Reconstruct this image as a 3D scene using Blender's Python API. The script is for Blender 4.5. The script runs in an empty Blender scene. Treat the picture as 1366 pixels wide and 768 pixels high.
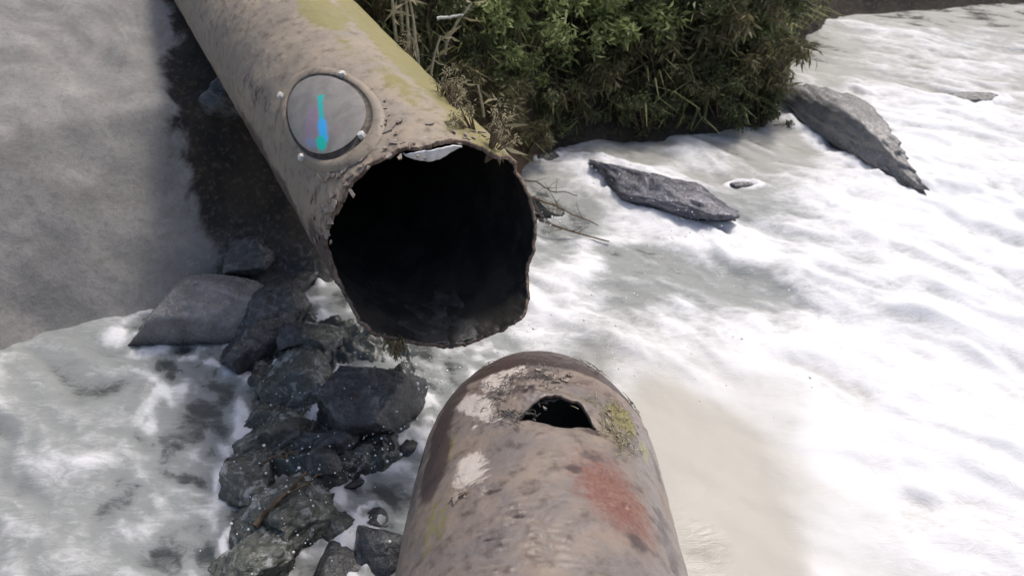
import bpy, math, random
import numpy as np
from mathutils import Vector, Matrix

R = math.radians
C = bpy.context.scene.collection
rnd = random.Random(7)

# ------------------------------------------------------------------ camera
PITCH = R(35); CAM = np.array([0., 0., 3.8]); FPX = 1055.
cam = bpy.data.cameras.new('camera'); camo = bpy.data.objects.new('camera', cam); C.objects.link(camo)
camo.location = CAM; camo.rotation_euler = (R(90) - PITCH, 0, 0)
cam.sensor_width = 36; cam.lens = 36 * FPX / 1366; cam.clip_end = 2000; cam.clip_start = .05
cam.dof.use_dof = True; cam.dof.focus_distance = 4.2; cam.dof.aperture_fstop = 2.0
bpy.context.scene.camera = camo
# ------------------------------------------------------------------ world, sun, exposure
SUN_EL, SUN_AZ = R(60), R(38)         # azimuth from +y towards +x
w = bpy.data.worlds.new('World'); bpy.context.scene.world = w; w.use_nodes = True
nt = w.node_tree; bg = nt.nodes['Background']; bg.inputs[1].default_value = .13
sky = nt.nodes.new('ShaderNodeTexSky'); sky.sky_type = 'NISHITA'; sky.sun_disc = False
sky.sun_elevation = SUN_EL; sky.sun_rotation = SUN_AZ; sky.air_density = 1.0; sky.dust_density = 4.5
nt.links.new(sky.outputs[0], bg.inputs[0])
sl = bpy.data.lights.new('sun', 'SUN'); sl.energy = 2.0; sl.angle = R(9); sl.color = (1, .95, .88)
so = bpy.data.objects.new('sun', sl); C.objects.link(so)
sd = Vector((math.sin(SUN_AZ) * math.cos(SUN_EL), math.cos(SUN_AZ) * math.cos(SUN_EL), math.sin(SUN_EL)))
so.rotation_euler = sd.to_track_quat('Z', 'Y').to_euler(); so.location = (6, 2, 12)
vs = bpy.context.scene.view_settings
vs.view_transform = 'Standard'; vs.look = 'None'; vs.exposure = 0.15; vs.gamma = 1

# ------------------------------------------------------------------ numeric helpers
cX = np.array([1., 0, 0]); cU = np.array([0, math.sin(PITCH), math.cos(PITCH)]); cW = np.array([0, math.cos(PITCH), -math.sin(PITCH)])
def ray(x, y):
    d = (x - 683) * cX - (y - 384) * cU + FPX * cW
    return d / np.linalg.norm(d)
def at(x, y, z=0.):                      # the point of height z seen at a spot of the survey photo
    d = ray(x, y); return CAM + d * (z - CAM[2]) / d[2]

_g = np.random.RandomState(3)
PERM = _g.permutation(256); PERM = np.concatenate([PERM, PERM, PERM])
GR = _g.normal(size=(256, 3)); GR /= np.linalg.norm(GR, axis=1)[:, None]
def perlin(p):
    p = np.asarray(p, float); i = np.floor(p).astype(int); f = p - i
    u = f * f * f * (f * (f * 6 - 15) + 10); i &= 255; out = 0
    for dx in (0, 1):
        for dy in (0, 1):
            for dz in (0, 1):
                h = PERM[PERM[PERM[(i[..., 0] + dx) & 255] + ((i[..., 1] + dy) & 255)] + ((i[..., 2] + dz) & 255)]
                g = GR[h]; dd = g[..., 0] * (f[..., 0] - dx) + g[..., 1] * (f[..., 1] - dy) + g[..., 2] * (f[..., 2] - dz)
                wx = u[..., 0] if dx else 1 - u[..., 0]; wy = u[..., 1] if dy else 1 - u[..., 1]; wz = u[..., 2] if dz else 1 - u[..., 2]
                out = out + dd * wx * wy * wz
    return out * 1.5
def fbm(p, o=4, ridged=False):
    p = np.asarray(p, float); s = 0; a = 1.; t = 0
    for k in range(o):
        n = perlin(p * 2 ** k + 17.3 * k); s = s + a * ((1 - 2 * np.abs(n)) if ridged else n); t += a; a *= .5
    return s / t
def xyz(x, y, z=0): 
    x, y, z = np.broadcast_arrays(x, y, z); return np.stack([x, y, z], -1).astype(float)
def sstep(a, b, x):
    t = np.clip((x - a) / (b - a), 0, 1); return t * t * (3 - 2 * t)

# ------------------------------------------------------------------ object helpers
def mesh(name, V, Fc, mats=(), smooth=True, mi=None):
    V = np.asarray(V, float).reshape(-1, 3); Fc = np.asarray(Fc, int)
    m = bpy.data.meshes.new(name); n = Fc.shape[1]
    m.vertices.add(len(V)); m.vertices.foreach_set('co', V.ravel())
    m.loops.add(Fc.size); m.loops.foreach_set('vertex_index', Fc.ravel().astype(np.int32))
    m.polygons.add(len(Fc)); m.polygons.foreach_set('loop_start', (np.arange(len(Fc)) * n).astype(np.int32))
    try: m.polygons.foreach_set('loop_total', np.full(len(Fc), n, np.int32))
    except Exception: pass
    m.polygons.foreach_set('use_smooth', np.full(len(Fc), smooth))
    for q in mats: m.materials.append(q)
    if mi is not None: m.polygons.foreach_set('material_index', np.asarray(mi, np.int32))
    m.update(calc_edges=True); m.validate()
    return m
def attr(m, name, A):
    A = np.asarray(A, float)
    if A.ndim == 1: a = m.attributes.new(name, 'FLOAT', 'POINT'); a.data.foreach_set('value', A)
    else:
        a = m.attributes.new(name, 'FLOAT_COLOR', 'POINT')
        if A.shape[1] == 3: A = np.concatenate([A, np.ones((len(A), 1))], 1)
        a.data.foreach_set('color', A.ravel())
def link(name, m, parent=None, loc=None):
    o = bpy.data.objects.new(name, m); C.objects.link(o)
    if parent: o.parent = parent
    if loc is not None: o.location = loc
    return o
def empty(name, loc=(0, 0, 0)):
    return link(name, None, None, loc)
def tag(o, label=None, cat=None, group=None, kind=None):
    if label: o['label'] = label
    if cat: o['category'] = cat
    if group: o['group'] = group
    if kind: o['kind'] = kind
    return o
def gridfaces(nu, nv, wrap=False):
    i = np.arange(nu - 1)[:, None]; j = np.arange(nv if wrap else nv - 1)[None]
    j2 = (j + 1) % nv
    return np.stack(np.broadcast_arrays(i * nv + j, i * nv + j2, (i + 1) * nv + j2, (i + 1) * nv + j), -1).reshape(-1, 4)
def tube(pts, rad, k=6):
    pts = np.asarray(pts, float); n = len(pts); rad = np.broadcast_to(rad, (n,))
    T = np.gradient(pts, axis=0); T /= np.linalg.norm(T, axis=1)[:, None] + 1e-9
    ref = np.array([0, 0, 1.]) if abs(T[0, 2]) < .8 else np.array([1., 0, 0])
    A = np.cross(T, ref); A /= np.linalg.norm(A, axis=1)[:, None] + 1e-9; B = np.cross(T, A)
    t = np.arange(k) * 2 * math.pi / k
    V = pts[:, None] + rad[:, None, None] * (np.cos(t)[None, :, None] * A[:, None] + np.sin(t)[None, :, None] * B[:, None])
    return V.reshape(-1, 3), gridfaces(n, k, True)
class Bag:
    def __init__(s): s.v = []; s.f = []; s.n = 0
    def add(s, V, F): s.v.append(V); s.f.append(F + s.n); s.n += len(V)
    def mesh(s, name, mats, smooth=True): return mesh(name, np.concatenate(s.v), np.concatenate(s.f), mats, smooth)

# ------------------------------------------------------------------ material helpers
class NT:
    def __init__(s, name):
        s.m = bpy.data.materials.new(name); s.m.use_nodes = True; s.t = s.m.node_tree
        s.b = s.t.nodes['Principled BSDF']; s.co = s.t.nodes.new('ShaderNodeTexCoord').outputs['Object']
    def n(s, k, **kw):
        q = s.t.nodes.new(k)
        for a, b in kw.items(): setattr(q, a, b)
        return q
    def put(s, sock, v):
        if isinstance(v, bpy.types.NodeSocket): s.t.links.new(v, sock)
        elif isinstance(v, (tuple, list)): sock.default_value = (*v, 1)[:4] if sock.type == 'RGBA' else v
        else: sock.default_value = v
    def noise(s, sc, det=4, rough=.55, dist=0, scale3=None):
        q = s.n('ShaderNodeTexNoise'); q.inputs['Scale'].default_value = sc; q.inputs['Detail'].default_value = det
        q.inputs['Roughness'].default_value = rough; q.inputs['Distortion'].default_value = dist
        co = s.co
        if scale3:
            mp = s.n('ShaderNodeMapping'); mp.inputs['Scale'].default_value = scale3[:3]
            if len(scale3) > 3: mp.inputs['Rotation'].default_value = (0, 0, scale3[3])
            s.t.links.new(co, mp.inputs[0]); co = mp.outputs[0]
        s.t.links.new(co, q.inputs['Vector']); return q.outputs['Fac']
    def ramp(s, f, a, b, ca=0., cb=1.):
        q = s.n('ShaderNodeMapRange'); q.interpolation_type = 'SMOOTHSTEP'
        for k, v in zip(range(1, 5), (a, b, ca, cb)): q.inputs[k].default_value = v
        s.put(q.inputs[0], f); return q.outputs[0]
    def math(s, op, a, b=0.):
        q = s.n('ShaderNodeMath', operation=op); s.put(q.inputs[0], a); s.put(q.inputs[1], b); return q.outputs[0]
    def mix(s, f, a, b):
        q = s.n('ShaderNodeMix', data_type='RGBA'); s.put(q.inputs[0], f); s.put(q.inputs[6], a); s.put(q.inputs[7], b); return q.outputs[2]
    def attr(s, nm):
        q = s.n('ShaderNodeAttribute', attribute_name=nm); return q
    def bump(s, h, st=.3, d=.02):
        q = s.n('ShaderNodeBump'); q.inputs['Strength'].default_value = st; q.inputs['Distance'].default_value = d
        s.put(q.inputs['Height'], h); s.t.links.new(q.outputs[0], s.b.inputs['Normal'])
    def out(s, col, rough=.7, spec=None):
        s.put(s.b.inputs['Base Color'], col); s.put(s.b.inputs['Roughness'], rough)
        if spec is not None: s.put(s.b.inputs['Specular IOR Level'], spec)
        return s.m

def m_pipe(name, base, dark, tan, rough=.5):
    q = NT(name); a = q.attr('wear_and_light'); sp = q.n('ShaderNodeSeparateColor'); q.t.links.new(a.outputs['Color'], sp.inputs[0])
    n1 = q.noise(3.1, 6, .6, .4); n2 = q.noise(14, 6, .65); n3 = q.noise(70, 4, .7); n4 = q.noise(1.1, 3)
    c = q.mix(q.ramp(n1, .38, .66), base, tan)
    c = q.mix(q.ramp(n2, .47, .72, 0, .85), c, dark)
    c = q.mix(q.ramp(n4, .55, .7, 0, .35), c, (.36, .33, .30))
    def patch(mask, amt=.5): return q.ramp(q.math('ADD', mask, q.math('MULTIPLY', q.math('SUBTRACT', n2, .5), amt)), .38, .62)
    c = q.mix(q.math('MULTIPLY', patch(sp.outputs[0], .9), .85), c, q.mix(n3, (.19, .165, .05), (.30, .27, .10)))
    n5 = q.noise(32, 5, .7); rf = q.ramp(q.math('ADD', sp.outputs[1], q.math('MULTIPLY', q.math('SUBTRACT', n5, .5), 1.5)), .15, 1.05)
    c = q.mix(q.math('MULTIPLY', rf, .85), c, q.mix(q.ramp(n3, .4, .6), (.16, .06, .042), (.23, .10, .07)))
    n6 = q.noise(7, 10, .8, 1.8); c = q.mix(q.math('MULTIPLY', q.ramp(q.math('ADD', sp.outputs[2], q.math('MULTIPLY', q.math('SUBTRACT', n6, .5), 2.6)), .45, .78), .9), c, q.mix(n2, (.52, .45, .39), (.74, .67, .61)))  # pale colour, mostly for painted highlights
    c = q.mix(q.math('MULTIPLY', patch(a.outputs['Alpha'], .7), .9), c, q.mix(n2, (.035, .024, .024), (.085, .055, .05)))  # dark colour for stains and painted shade
    h = q.math('ADD', q.math('MULTIPLY', n2, .6), q.math('MULTIPLY', n3, .35)); q.bump(h, .55, .012)
    return q.out(c, q.ramp(n1, .3, .7, rough - .14, rough + .18), .5)
def wl(q):
    g_ = q.n('ShaderNodeNewGeometry'); z_ = q.n('ShaderNodeSeparateXYZ'); q.t.links.new(g_.outputs['Position'], z_.inputs[0]); return z_.outputs[2]
def m_wetrock(name, c1, c2, foamc=(.50, .52, .53), amt=.6):
    q = NT(name); n = q.noise(4, 6, .65, .4); n2 = q.noise(19, 5, .7, .6); n3 = q.noise(7, 6, .7, 1.6)
    c = q.mix(q.ramp(n, .35, .65), c1, c2); c = q.mix(q.ramp(n2, .55, .7, 0, .6), c, (.17, .17, .16))
    geo = q.n('ShaderNodeNewGeometry'); sx = q.n('ShaderNodeSeparateXYZ'); q.t.links.new(geo.outputs['Normal'], sx.inputs[0])
    fr = q.math('MULTIPLY', q.ramp(n3, .50, .62), q.ramp(sx.outputs[2], .1, .8))
    c = q.mix(q.math('MULTIPLY', fr, amt), c, foamc); c = q.mix(q.ramp(q.math('ADD', wl(q), q.math('MULTIPLY', n2, .12)), .05, .16, .75, 0), c, (.015, .016, .016))
    q.bump(q.math('ADD', n, q.math('MULTIPLY', n2, .5)), .9, .03); return q.out(c, q.ramp(n2, .3, .7, .12, .45), .7)
def m_simple(name, c1, c2, sc=8, rough=.75, bump=.4, bd=.01, sc3=None, c3=None, spec=.4, det=5):
    q = NT(name); n = q.noise(sc, det, .6, .3, sc3); n2 = q.noise(sc * 6, 4, .65)
    c = q.mix(q.ramp(n, .35, .65), c1, c2)
    if c3: c = q.mix(q.ramp(n2, .55, .68), c, c3)
    q.bump(q.math('ADD', n, q.math('MULTIPLY', n2, .4)), bump, bd)
    return q.out(c, rough, spec)
def m_leaf(name, c1, c2, rough=.5):
    q = NT(name); a = q.attr('tint'); c = q.mix(a.outputs['Fac'], c1, c2)
    q.b.inputs['Subsurface Weight'].default_value = 0
    tr = q.n('ShaderNodeBsdfTranslucent'); q.put(tr.inputs[0], c)
    q.out(c, rough, .35)
    mx = q.n('ShaderNodeMixShader'); mx.inputs[0].default_value = .25
    q.t.links.new(q.b.outputs[0], mx.inputs[1]); q.t.links.new(tr.outputs[0], mx.inputs[2])
    q.t.links.new(mx.outputs[0], q.t.nodes['Material Output'].inputs[0]); return q.m

M_P1 = m_pipe('weathered_pipe_metal', (.28, .235, .185), (.15, .115, .085), (.36, .295, .22), .66)
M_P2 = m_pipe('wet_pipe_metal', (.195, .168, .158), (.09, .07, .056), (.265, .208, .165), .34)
M_IN = m_simple('darkened_bore_wall', (.022, .022, .022), (.045, .042, .038), 5, .38, .5)  # near-black colour stands in for the darkness inside the pipes
M_EDGE = m_simple('torn_rusty_edge', (.10, .065, .045), (.26, .19, .15), 30, .8, .8, .01, c3=(.38, .33, .29))
M_CRUST = m_simple('flaking_rust_crust', (.24, .19, .155), (.38, .32, .27), 40, .85, .8, .01, c3=(.50, .46, .41))
M_RING = m_simple('dark_groove_metal', (.075, .062, .05), (.14, .12, .10), 25, .75)
M_BOLT = m_simple('worn_pale_bolt', (.62, .60, .55), (.80, .78, .72), 60, .4)
M_GLINT = m_simple('rim_glint_white', (.72, .72, .74), (.85, .85, .85), 20, .4)  # white that stands for sunlight on the rim
M_FLANGE = m_simple('plate_grey_metal', (.23, .21, .195), (.30, .275, .25), 9, .5, .3)
M_ROCKD = m_wetrock('wet_dark_rock', (.028, .03, .032), (.075, .077, .08), amt=.22)
M_ROCKG = m_wetrock('wet_mossy_rock', (.045, .052, .042), (.12, .125, .10), amt=.6)
M_ROCKP = m_wetrock('pale_silty_rock', (.17, .165, .16), (.26, .25, .245), (.34, .34, .35), .6)
M_ROCKB = m_wetrock('blue_grey_rock', (.06, .06, .075), (.15, .15, .18), (.30, .30, .34), .7)
M_TWIG = m_simple('bare_wood', (.09, .065, .04), (.20, .15, .10), 20, .8)
M_STRAW = m_simple('dry_stalk', (.34, .30, .19), (.55, .50, .36), 15, .7)
M_LEAF_A = m_leaf('bright_leaf', (.11, .15, .045), (.38, .43, .18))
M_LEAF_B = m_leaf('dark_leaf', (.05, .062, .03), (.19, .21, .09))
M_LEAF_C = m_leaf('olive_leaf', (.08, .075, .035), (.22, .20, .10))
M_DRYLEAF = m_leaf('dry_leaf', (.26, .22, .12), (.52, .47, .32), .7)
M_GRASS = m_leaf('bank_grass', (.07, .085, .03), (.27, .28, .12), .6)

# ------------------------------------------------------------------ pipes: axes surveyed from the photo
class Pipe:
    def __init__(s, M, a, Rr):
        s.M = np.array(M); s.a = np.array(a) / np.linalg.norm(a); s.R = Rr
        s.e1 = np.cross(s.a, [0, 0, 1.]); s.e1 /= np.linalg.norm(s.e1); s.e2 = np.cross(s.e1, s.a)
    def P(s, th, ss, r):
        th, ss, r = np.broadcast_arrays(th, ss, r)
        return s.M + ss[..., None] * s.a + r[..., None] * (np.cos(th)[..., None] * s.e1 + np.sin(th)[..., None] * s.e2)
    def hit(s, x, y, back=False, r=None):
        r = r or s.R; d = ray(x, y); o = CAM - s.M
        dp = d - (d @ s.a) * s.a; op = o - (o @ s.a) * s.a
        A = dp @ dp; B = 2 * dp @ op; Q = op @ op - r * r; D = max(B * B - 4 * A * Q, 0)
        t = (-B + (1 if back else -1) * math.sqrt(D)) / (2 * A); p = o + d * t
        return math.atan2(p @ s.e2, p @ s.e1), p @ s.a
UP = Pipe((-.45, 3.818, 1.524), (-.4785, .8726, .0982), .6)
LP = Pipe((.122, 2.154, .855), (.018, .9719, -.218), .6)

# ------------------------------------------------------------------ terrain
shore = np.array([(-40, 1.0), (-9, 2.6), (-6, 3.4), (-4.3, 4.25), (-3.6, 4.75), (-3.0, 5.1), (-2.2, 5.3), (-1.6, 5.5), (-.9, 6.5), (0, 7.45), (.5, 8.2), (1.3, 8.4), (2.3, 8.45),
                  (3.0, 8.8), (3.5, 9.7), (4.1, 11.5), (5.4, 13.2), (8.5, 14.0), (20, 15), (200, 30)])
def land(x, y):
    d = y - np.interp(x, shore[:, 0], shore[:, 1]) + .22 * fbm(xyz(x * .8, y * .8, 2), 3)
    sc = np.interp(x, [-6, -2.5, 0], [1.0, 1.0, 1.0])
    h = np.where(d < 0, np.maximum(d * .5, -.45), np.minimum(d * 1.1, 1.25 + .35 * (d - 1.1)) * sc)
    h = h + (.10 * fbm(xyz(x * 2.2, y * 2.2, 5), 4) + .012 * fbm(xyz(x * 9, y * 9, 1), 3)) * sstep(-.3, .2, d)
    h = np.where(d > 8, h + .15 * (d - 8), h); h = np.minimum(h, 9 + 1.5 * fbm(xyz(x * .05, y * .05), 3))
    # near bank behind the photographer, where the lower pipe comes from
    e = -1.2 - y + .3 * fbm(xyz(x, y, 9), 3); h = np.maximum(h, np.where(e > 0, np.minimum(e * .9, 1.6 + .1 * e), -.45))
    sh = sstep(.12, -.22, x + .55 + .5 * sstep(3.55, 3.1, y) + .12 * fbm(xyz(x * 2, y * 2, 11), 3)) * sstep(-2.15, -1.75, x + .28 * (y - 4)) * sstep(1.6, 2.3, y) * sstep(5.6, 4.9, y)
    h = np.where(sh > 0, np.maximum(h, -.45 + sh * (.43 + .24 * fbm(xyz(x * 2.1, y * 2.1, 6), 4) + .10 * fbm(xyz(x * 5, y * 5, 3), 4, True) + .03 * fbm(xyz(x * 16, y * 16, 3), 3, True))), h)
    # keep the pipe's trench open
    q = np.stack([x, y], -1) - UP.M[:2]; a2 = UP.a[:2] / np.linalg.norm(UP.a[:2]); s = q @ a2; l = np.abs(q[..., 0] * a2[1] - q[..., 1] * a2[0])
    bot = UP.M[2] + s * UP.a[2] - .62
    cap = bot + .12 + np.maximum(l - .25, 0) * .9
    h = np.where((s > -.5) & (s < 11) & (l < 1.6), np.minimum(h, cap), h)
    q = np.stack([x, y], -1) - LP.M[:2]; a2 = -LP.a[:2] / np.linalg.norm(LP.a[:2]); s = q @ a2; l = np.abs(q[..., 0] * a2[1] - q[..., 1] * a2[0])
    cap = LP.M[2] - s * LP.a[2] - .5 + np.maximum(l - .3, 0) * .9
    return np.where((s > -1) & (l < 1.5), np.minimum(h, cap), h)
def axis(lo, hi, step, far):
    a = np.arange(lo, hi, step); g = step * 1.3 ** np.arange(1, 60); c = np.cumsum(g); c = c[c < far]
    return np.concatenate([lo - c[::-1], a, hi + c])
xs = np.concatenate([axis(-7, 8, .055, 500)]); ys = axis(2, 13, .05, 500)
xs = np.concatenate([xs[xs < -2.62], np.arange(-2.6, .2, .018), xs[xs > .22]]); ys = np.concatenate([ys[ys < 1.99], np.arange(2.0, 5.7, .02), ys[ys > 5.72]])
XX, YY = np.meshgrid(xs, ys, indexing='ij'); ZZ = land(XX, YY)
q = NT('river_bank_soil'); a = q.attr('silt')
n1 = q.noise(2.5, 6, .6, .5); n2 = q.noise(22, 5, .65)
earth = q.mix(q.ramp(n1, .35, .65), (.012, .011, .009), (.042, .031, .021)); earth = q.mix(q.ramp(n2, .5, .7, 0, .7), earth, (.12, .08, .05))  # earth colour darkened to stand for shade beside the upper pipe
silt = q.mix(q.ramp(n1, .3, .7), (.24, .232, .218), (.33, .315, .297)); n9 = q.noise(95, 3, .7); silt = q.mix(q.ramp(n2, .45, .7, 0, .6), silt, (.19, .18, .17)); silt = q.mix(q.ramp(n9, .55, .68, 0, .6), silt, (.14, .135, .13)); silt = q.mix(q.ramp(n9, .42, .32, 0, .5), silt, (.42, .41, .39)); silt = q.mix(q.ramp(q.noise(1.1, 6, .7, 1.), .48, .62, 0, .55), silt, (.17, .16, .15))
q.bump(q.math('ADD', n1, q.math('MULTIPLY', n2, .5)), .7, .05)
q.bump(q.math('ADD', n1, q.math('MULTIPLY', n2, .5)), .4, .03); sl_red = q.attr('redsoil').outputs['Fac']; earth = q.mix(sl_red, earth, q.mix(n2, (.12, .065, .035), (.22, .14, .08))); wt = q.attr('wetrock').outputs['Fac']; n3 = q.noise(8, 6, .7, 1.5)
wr = q.mix(q.ramp(n1, .35, .65), (.022, .026, .024), (.075, .085, .078)); wr = q.mix(q.ramp(n2, .5, .68, 0, .7), wr, (.16, .165, .155)); wr = q.mix(q.ramp(n3, .54, .68, 0, .6), wr, (.42, .44, .44))
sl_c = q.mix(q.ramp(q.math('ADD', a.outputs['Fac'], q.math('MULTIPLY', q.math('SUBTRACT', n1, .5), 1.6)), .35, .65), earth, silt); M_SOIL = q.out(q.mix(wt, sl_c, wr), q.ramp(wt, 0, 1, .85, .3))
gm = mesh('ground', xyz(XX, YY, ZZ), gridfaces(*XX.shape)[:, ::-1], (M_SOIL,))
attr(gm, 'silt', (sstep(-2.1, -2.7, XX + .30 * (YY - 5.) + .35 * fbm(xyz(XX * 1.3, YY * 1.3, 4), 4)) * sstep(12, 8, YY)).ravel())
attr(gm, 'wetrock', (sstep(-2.5, -2.0, XX + .28 * (YY - 4)) * sstep(.5, .2, XX) * sstep(5.9, 5.2, YY) * sstep(1, 1.5, YY)).ravel())
rp = at(672, 175, .45); attr(gm, 'redsoil', np.exp(-((XX - rp[0]) / .35) ** 2 - ((YY - rp[1]) / .8) ** 2).ravel())
tag(link('ground', gm), kind='structure', label='river bank of earth darkened for the shade by the pipe, and grey silt')

# ------------------------------------------------------------------ water
anch = np.array([(760,240,.66),(720,240,.42),(780,200,.45),(850,195,.5),(1000,205,.5),(990,270,.5),(735,290,.4),(925,215,.7),(720,330,.6),(850,300,1),(940,330,1),(1000,320,1),(760,350,.85),(850,345,.40),(900,350,.36),(950,362,.40),(1010,372,.5),(870,372,.5),(800,420,.7),(790,455,.6),(940,455,.75),(730,420,.95),
 (900,430,.95),(1000,450,.95),(830,470,.78),(960,500,.85),(1000,525,.75),(900,545,.48),(960,600,.46),(1000,700,.46),(945,740,.3),(600,500,.62),(575,560,.5),(530,640,.42),(470,620,.36),
 (430,440,.45),(480,450,.5),(400,500,.08),(350,560,.06),(400,620,.1),(380,720,.25),(340,700,.22),(460,740,.2),(500,700,.34),(500,650,.42),(480,720,.28),(545,650,.40),(530,740,.3),(450,560,.08),(340,480,.05),(430,680,.15),(1100,60,.42),(1200,60,.7),(1300,80,.7),(1300,200,.9),(1150,280,1.),(1300,300,1),
 (1100,350,.85),(1250,350,.85),(1150,450,1),(1300,450,1),(1150,600,1),(1300,600,1),(1300,740,.9),(1120,740,.85),(1045,740,.5),(1200,12,.3),(1330,12,.35),(150,450,.5),(100,550,.52),(250,480,.55),(300,570,.6),(230,560,.55),
 (280,680,.42),(100,700,.52),(30,600,.5),(200,740,.52)], float)
AP = np.array([at(p[0], p[1])[:2] for p in anch]); AV = anch[:, 2]
def foamv(x, y):
    wsum = 0; vsum = 0; x = x + .18 * fbm(xyz(x * 1.5, y * 1.5, 41), 3); y = y + .25 * fbm(xyz(x * 1.5, y * 1.5, 51), 3)
    for (ax, ay), v in zip(AP, AV):
        d = ((x - ax) ** 2 + ((y - ay) * .75) ** 2); k = 1 / (d + .02) ** 2; wsum = wsum + k; vsum = vsum + k * v
    return vsum / wsum
wx = axis(-6.5, 9, .026, 90); wy = axis(1.6, 15, .034, 60)
wy = wy[wy > -6]
WX, WY = np.meshgrid(wx, wy, indexing='ij')
# flow runs from the upper left to the lower right: stretch the noise along it
ca, sa = math.cos(-.62), math.sin(-.62); fu = WX * ca + WY * sa; fv = -WX * sa + WY * ca
wu = fu + .35 * fbm(xyz(WX * .9, WY * .9, 3), 2); wv = fv + .3 * fbm(xyz(WX * .9, WY * .9, 8), 2)
F0 = foamv(WX, WY)
n_big = fbm(xyz(wu * .75, wv * 1.9, 0), 3); n_mid = fbm(xyz(wu * 2.2, wv * 4.6, 4), 4); n_fin = fbm(xyz(wu * 8, wv * 13, 7), 3, True)
strip = sstep(-3.0, -2.2, WX + .28 * (WY - 4)) * sstep(.2, -.3, WX) * sstep(5.8, 5.0, WY); F0 = F0 * (1 - .55 * strip) + .02 * strip
turb = sstep(.15, .8, F0)
calm = sstep(.35, .9, WX) * sstep(5.0, 4.0, WY) * sstep(2.6, 1.9, WX - .0 * WY); WZ = .10 * n_big * (.35 + turb) * (1 - .7 * calm) + .034 * n_mid * (1 - .7 * calm) * (.3 + turb) + .004 * n_fin * (.2 + turb)
crest = np.exp(-((fv - (at(900, 345)[0] * -sa + at(900, 345)[1] * ca)) / .28) ** 2) * sstep(.5, 2.2, WX)
bil = 1 - np.abs(fbm(xyz(wu * 1.7, wv * 3.4, 21), 4)) * 3.2; bil2 = 1 - np.abs(fbm(xyz(wu * 5, wv * 8, 31), 3)) * 3
WZ = WZ - .06 * crest + (.016 * bil + .003 * bil2) * turb * (1 - calm)
foam = np.clip(F0 * 1.0 - .05 + (.46 * n_mid * (1 - .4 * turb) + .34 * n_big) * (1 - .8 * calm) * (1 + .9 * strip) + .35 * strip * sstep(.35, .8, fbm(xyz(wu * 2.6, wv * 4.5, 91), 4, True)) + (.16 * (bil - .4) + .06 * (bil2 - .5)) * (1 - calm) + .03 * (n_fin - .3), 0, 1.1)
q = NT('river_water'); f = q.attr('foam').outputs['Fac']; mk = q.attr('murk').outputs['Fac']
f1 = q.noise(6, 8, .68, 1.4, (1, 2.2, 1, .62)); f2 = q.noise(26, 8, .72, .6, (1, 1.8, 1, .62))
qt = q.math('SUBTRACT', 1.0, q.math('MULTIPLY', q.attr('calm').outputs['Fac'], .8)); ff = q.math('ADD', f, q.math('MULTIPLY', qt, q.math('ADD', q.math('MULTIPLY', q.math('SUBTRACT', f1, .5), .55), q.math('MULTIPLY', q.math('SUBTRACT', f2, .5), .22))))
c = q.mix(q.ramp(ff, .0, .42), (.045, .052, .05), q.mix(mk, (.27, .285, .28), (.46, .44, .39)))
c = q.mix(q.ramp(ff, .42, 1.02), c, (.82, .82, .84))
q.bump(q.math('MULTIPLY', qt, q.math('ADD', f1, q.math('MULTIPLY', f2, .3))), .30, .045)
M_WATER = q.out(c, q.ramp(ff, .1, .6, .16, .75), .5)
wm = mesh('water', xyz(WX, WY, WZ), gridfaces(*WX.shape)[:, ::-1], (M_WATER,))
attr(wm, 'foam', foam.ravel()); attr(wm, 'calm', calm.ravel()); attr(wm, 'murk', np.maximum(sstep(.2, 1.0, WX) * sstep(5.5, 4.0, WY), .5 * sstep(6.5, 8., WY)).ravel())
tag(link('water', wm), kind='structure', label='churning white river water with beige slack water beside the lower pipe')

# ------------------------------------------------------------------ rust, moss, painted highlights and painted shade on a pipe
def wear_and_light(pp, TH, SS, patches, base=(0, 0, 0, 0)):
    W = np.zeros(TH.shape + (4,)); W += np.array(base)
    for (x, y, rx, ry, rot, ch, st) in patches:           # rx along the pipe, ry round it, metres
        t0, s0 = pp.hit(x, y); dt = (TH - t0 + math.pi) % (2 * math.pi) - math.pi
        a = (SS - s0); b = dt * pp.R; cr, sr = math.cos(rot), math.sin(rot)
        u = (a * cr + b * sr) / rx; v = (-a * sr + b * cr) / ry
        W[..., ch] = np.maximum(W[..., ch], st * np.exp(-(u * u + v * v) * .7))
    return W

def curl(s_): return 1 - .36 * np.clip((s_ - .50) / (1.22 - .50), 0, 1) ** 2.0
# ------------------------------------------------------------------ upper pipe
upper = empty('broken_pipe', UP.P(-math.pi / 2, 0., .6)); UPO = np.array(upper.location)
tag(upper, 'large rusty pipe with a dark torn mouth and round bolted cover', 'pipe')
front = [(665,212),(650,205),(610,189),(575,196),(540,201),(500,218),(470,247),(450,282),(437,322),(434,345)]
back = [(684,228),(700,255),(708,290),(712,320),(704,350),(701,375),(702,400),(692,425),(650,447),(600,462),(560,458),(520,449),(490,436),(455,419),(440,398),(432,365)]
grow = lambda p: (570 + (p[0] - 570) * 1.035, 325 + (p[1] - 325) * 1.02)
front = [grow(p) for p in front]; back = [grow(p) for p in back]
pts = [UP.hit(*p) for p in front] + [UP.hit(*p, back=True) for p in back]
pts = sorted((t % (2 * math.pi), s) for t, s in pts)
pt = np.array([p[0] for p in pts]); psv = np.array([p[1] for p in pts])
nth = 720; th = np.arange(nth) * 2 * math.pi / nth
send = np.interp(th, pt, psv, period=2 * math.pi)
k = np.ones(13) / 13; send = np.convolve(np.concatenate([send[-6:], send, send[:6]]), k, 'valid')
send += .022 * fbm(xyz(np.cos(th) * 4, np.sin(th) * 4, 3), 4) + .012 * fbm(xyz(np.cos(th) * 22, np.sin(th) * 22, 3), 2)
ns = 300; t = np.linspace(0, 1, ns); g = np.where(t < .8, t / .8 * 3.6, 3.6 + (t - .8) / .2 * 8)
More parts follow.
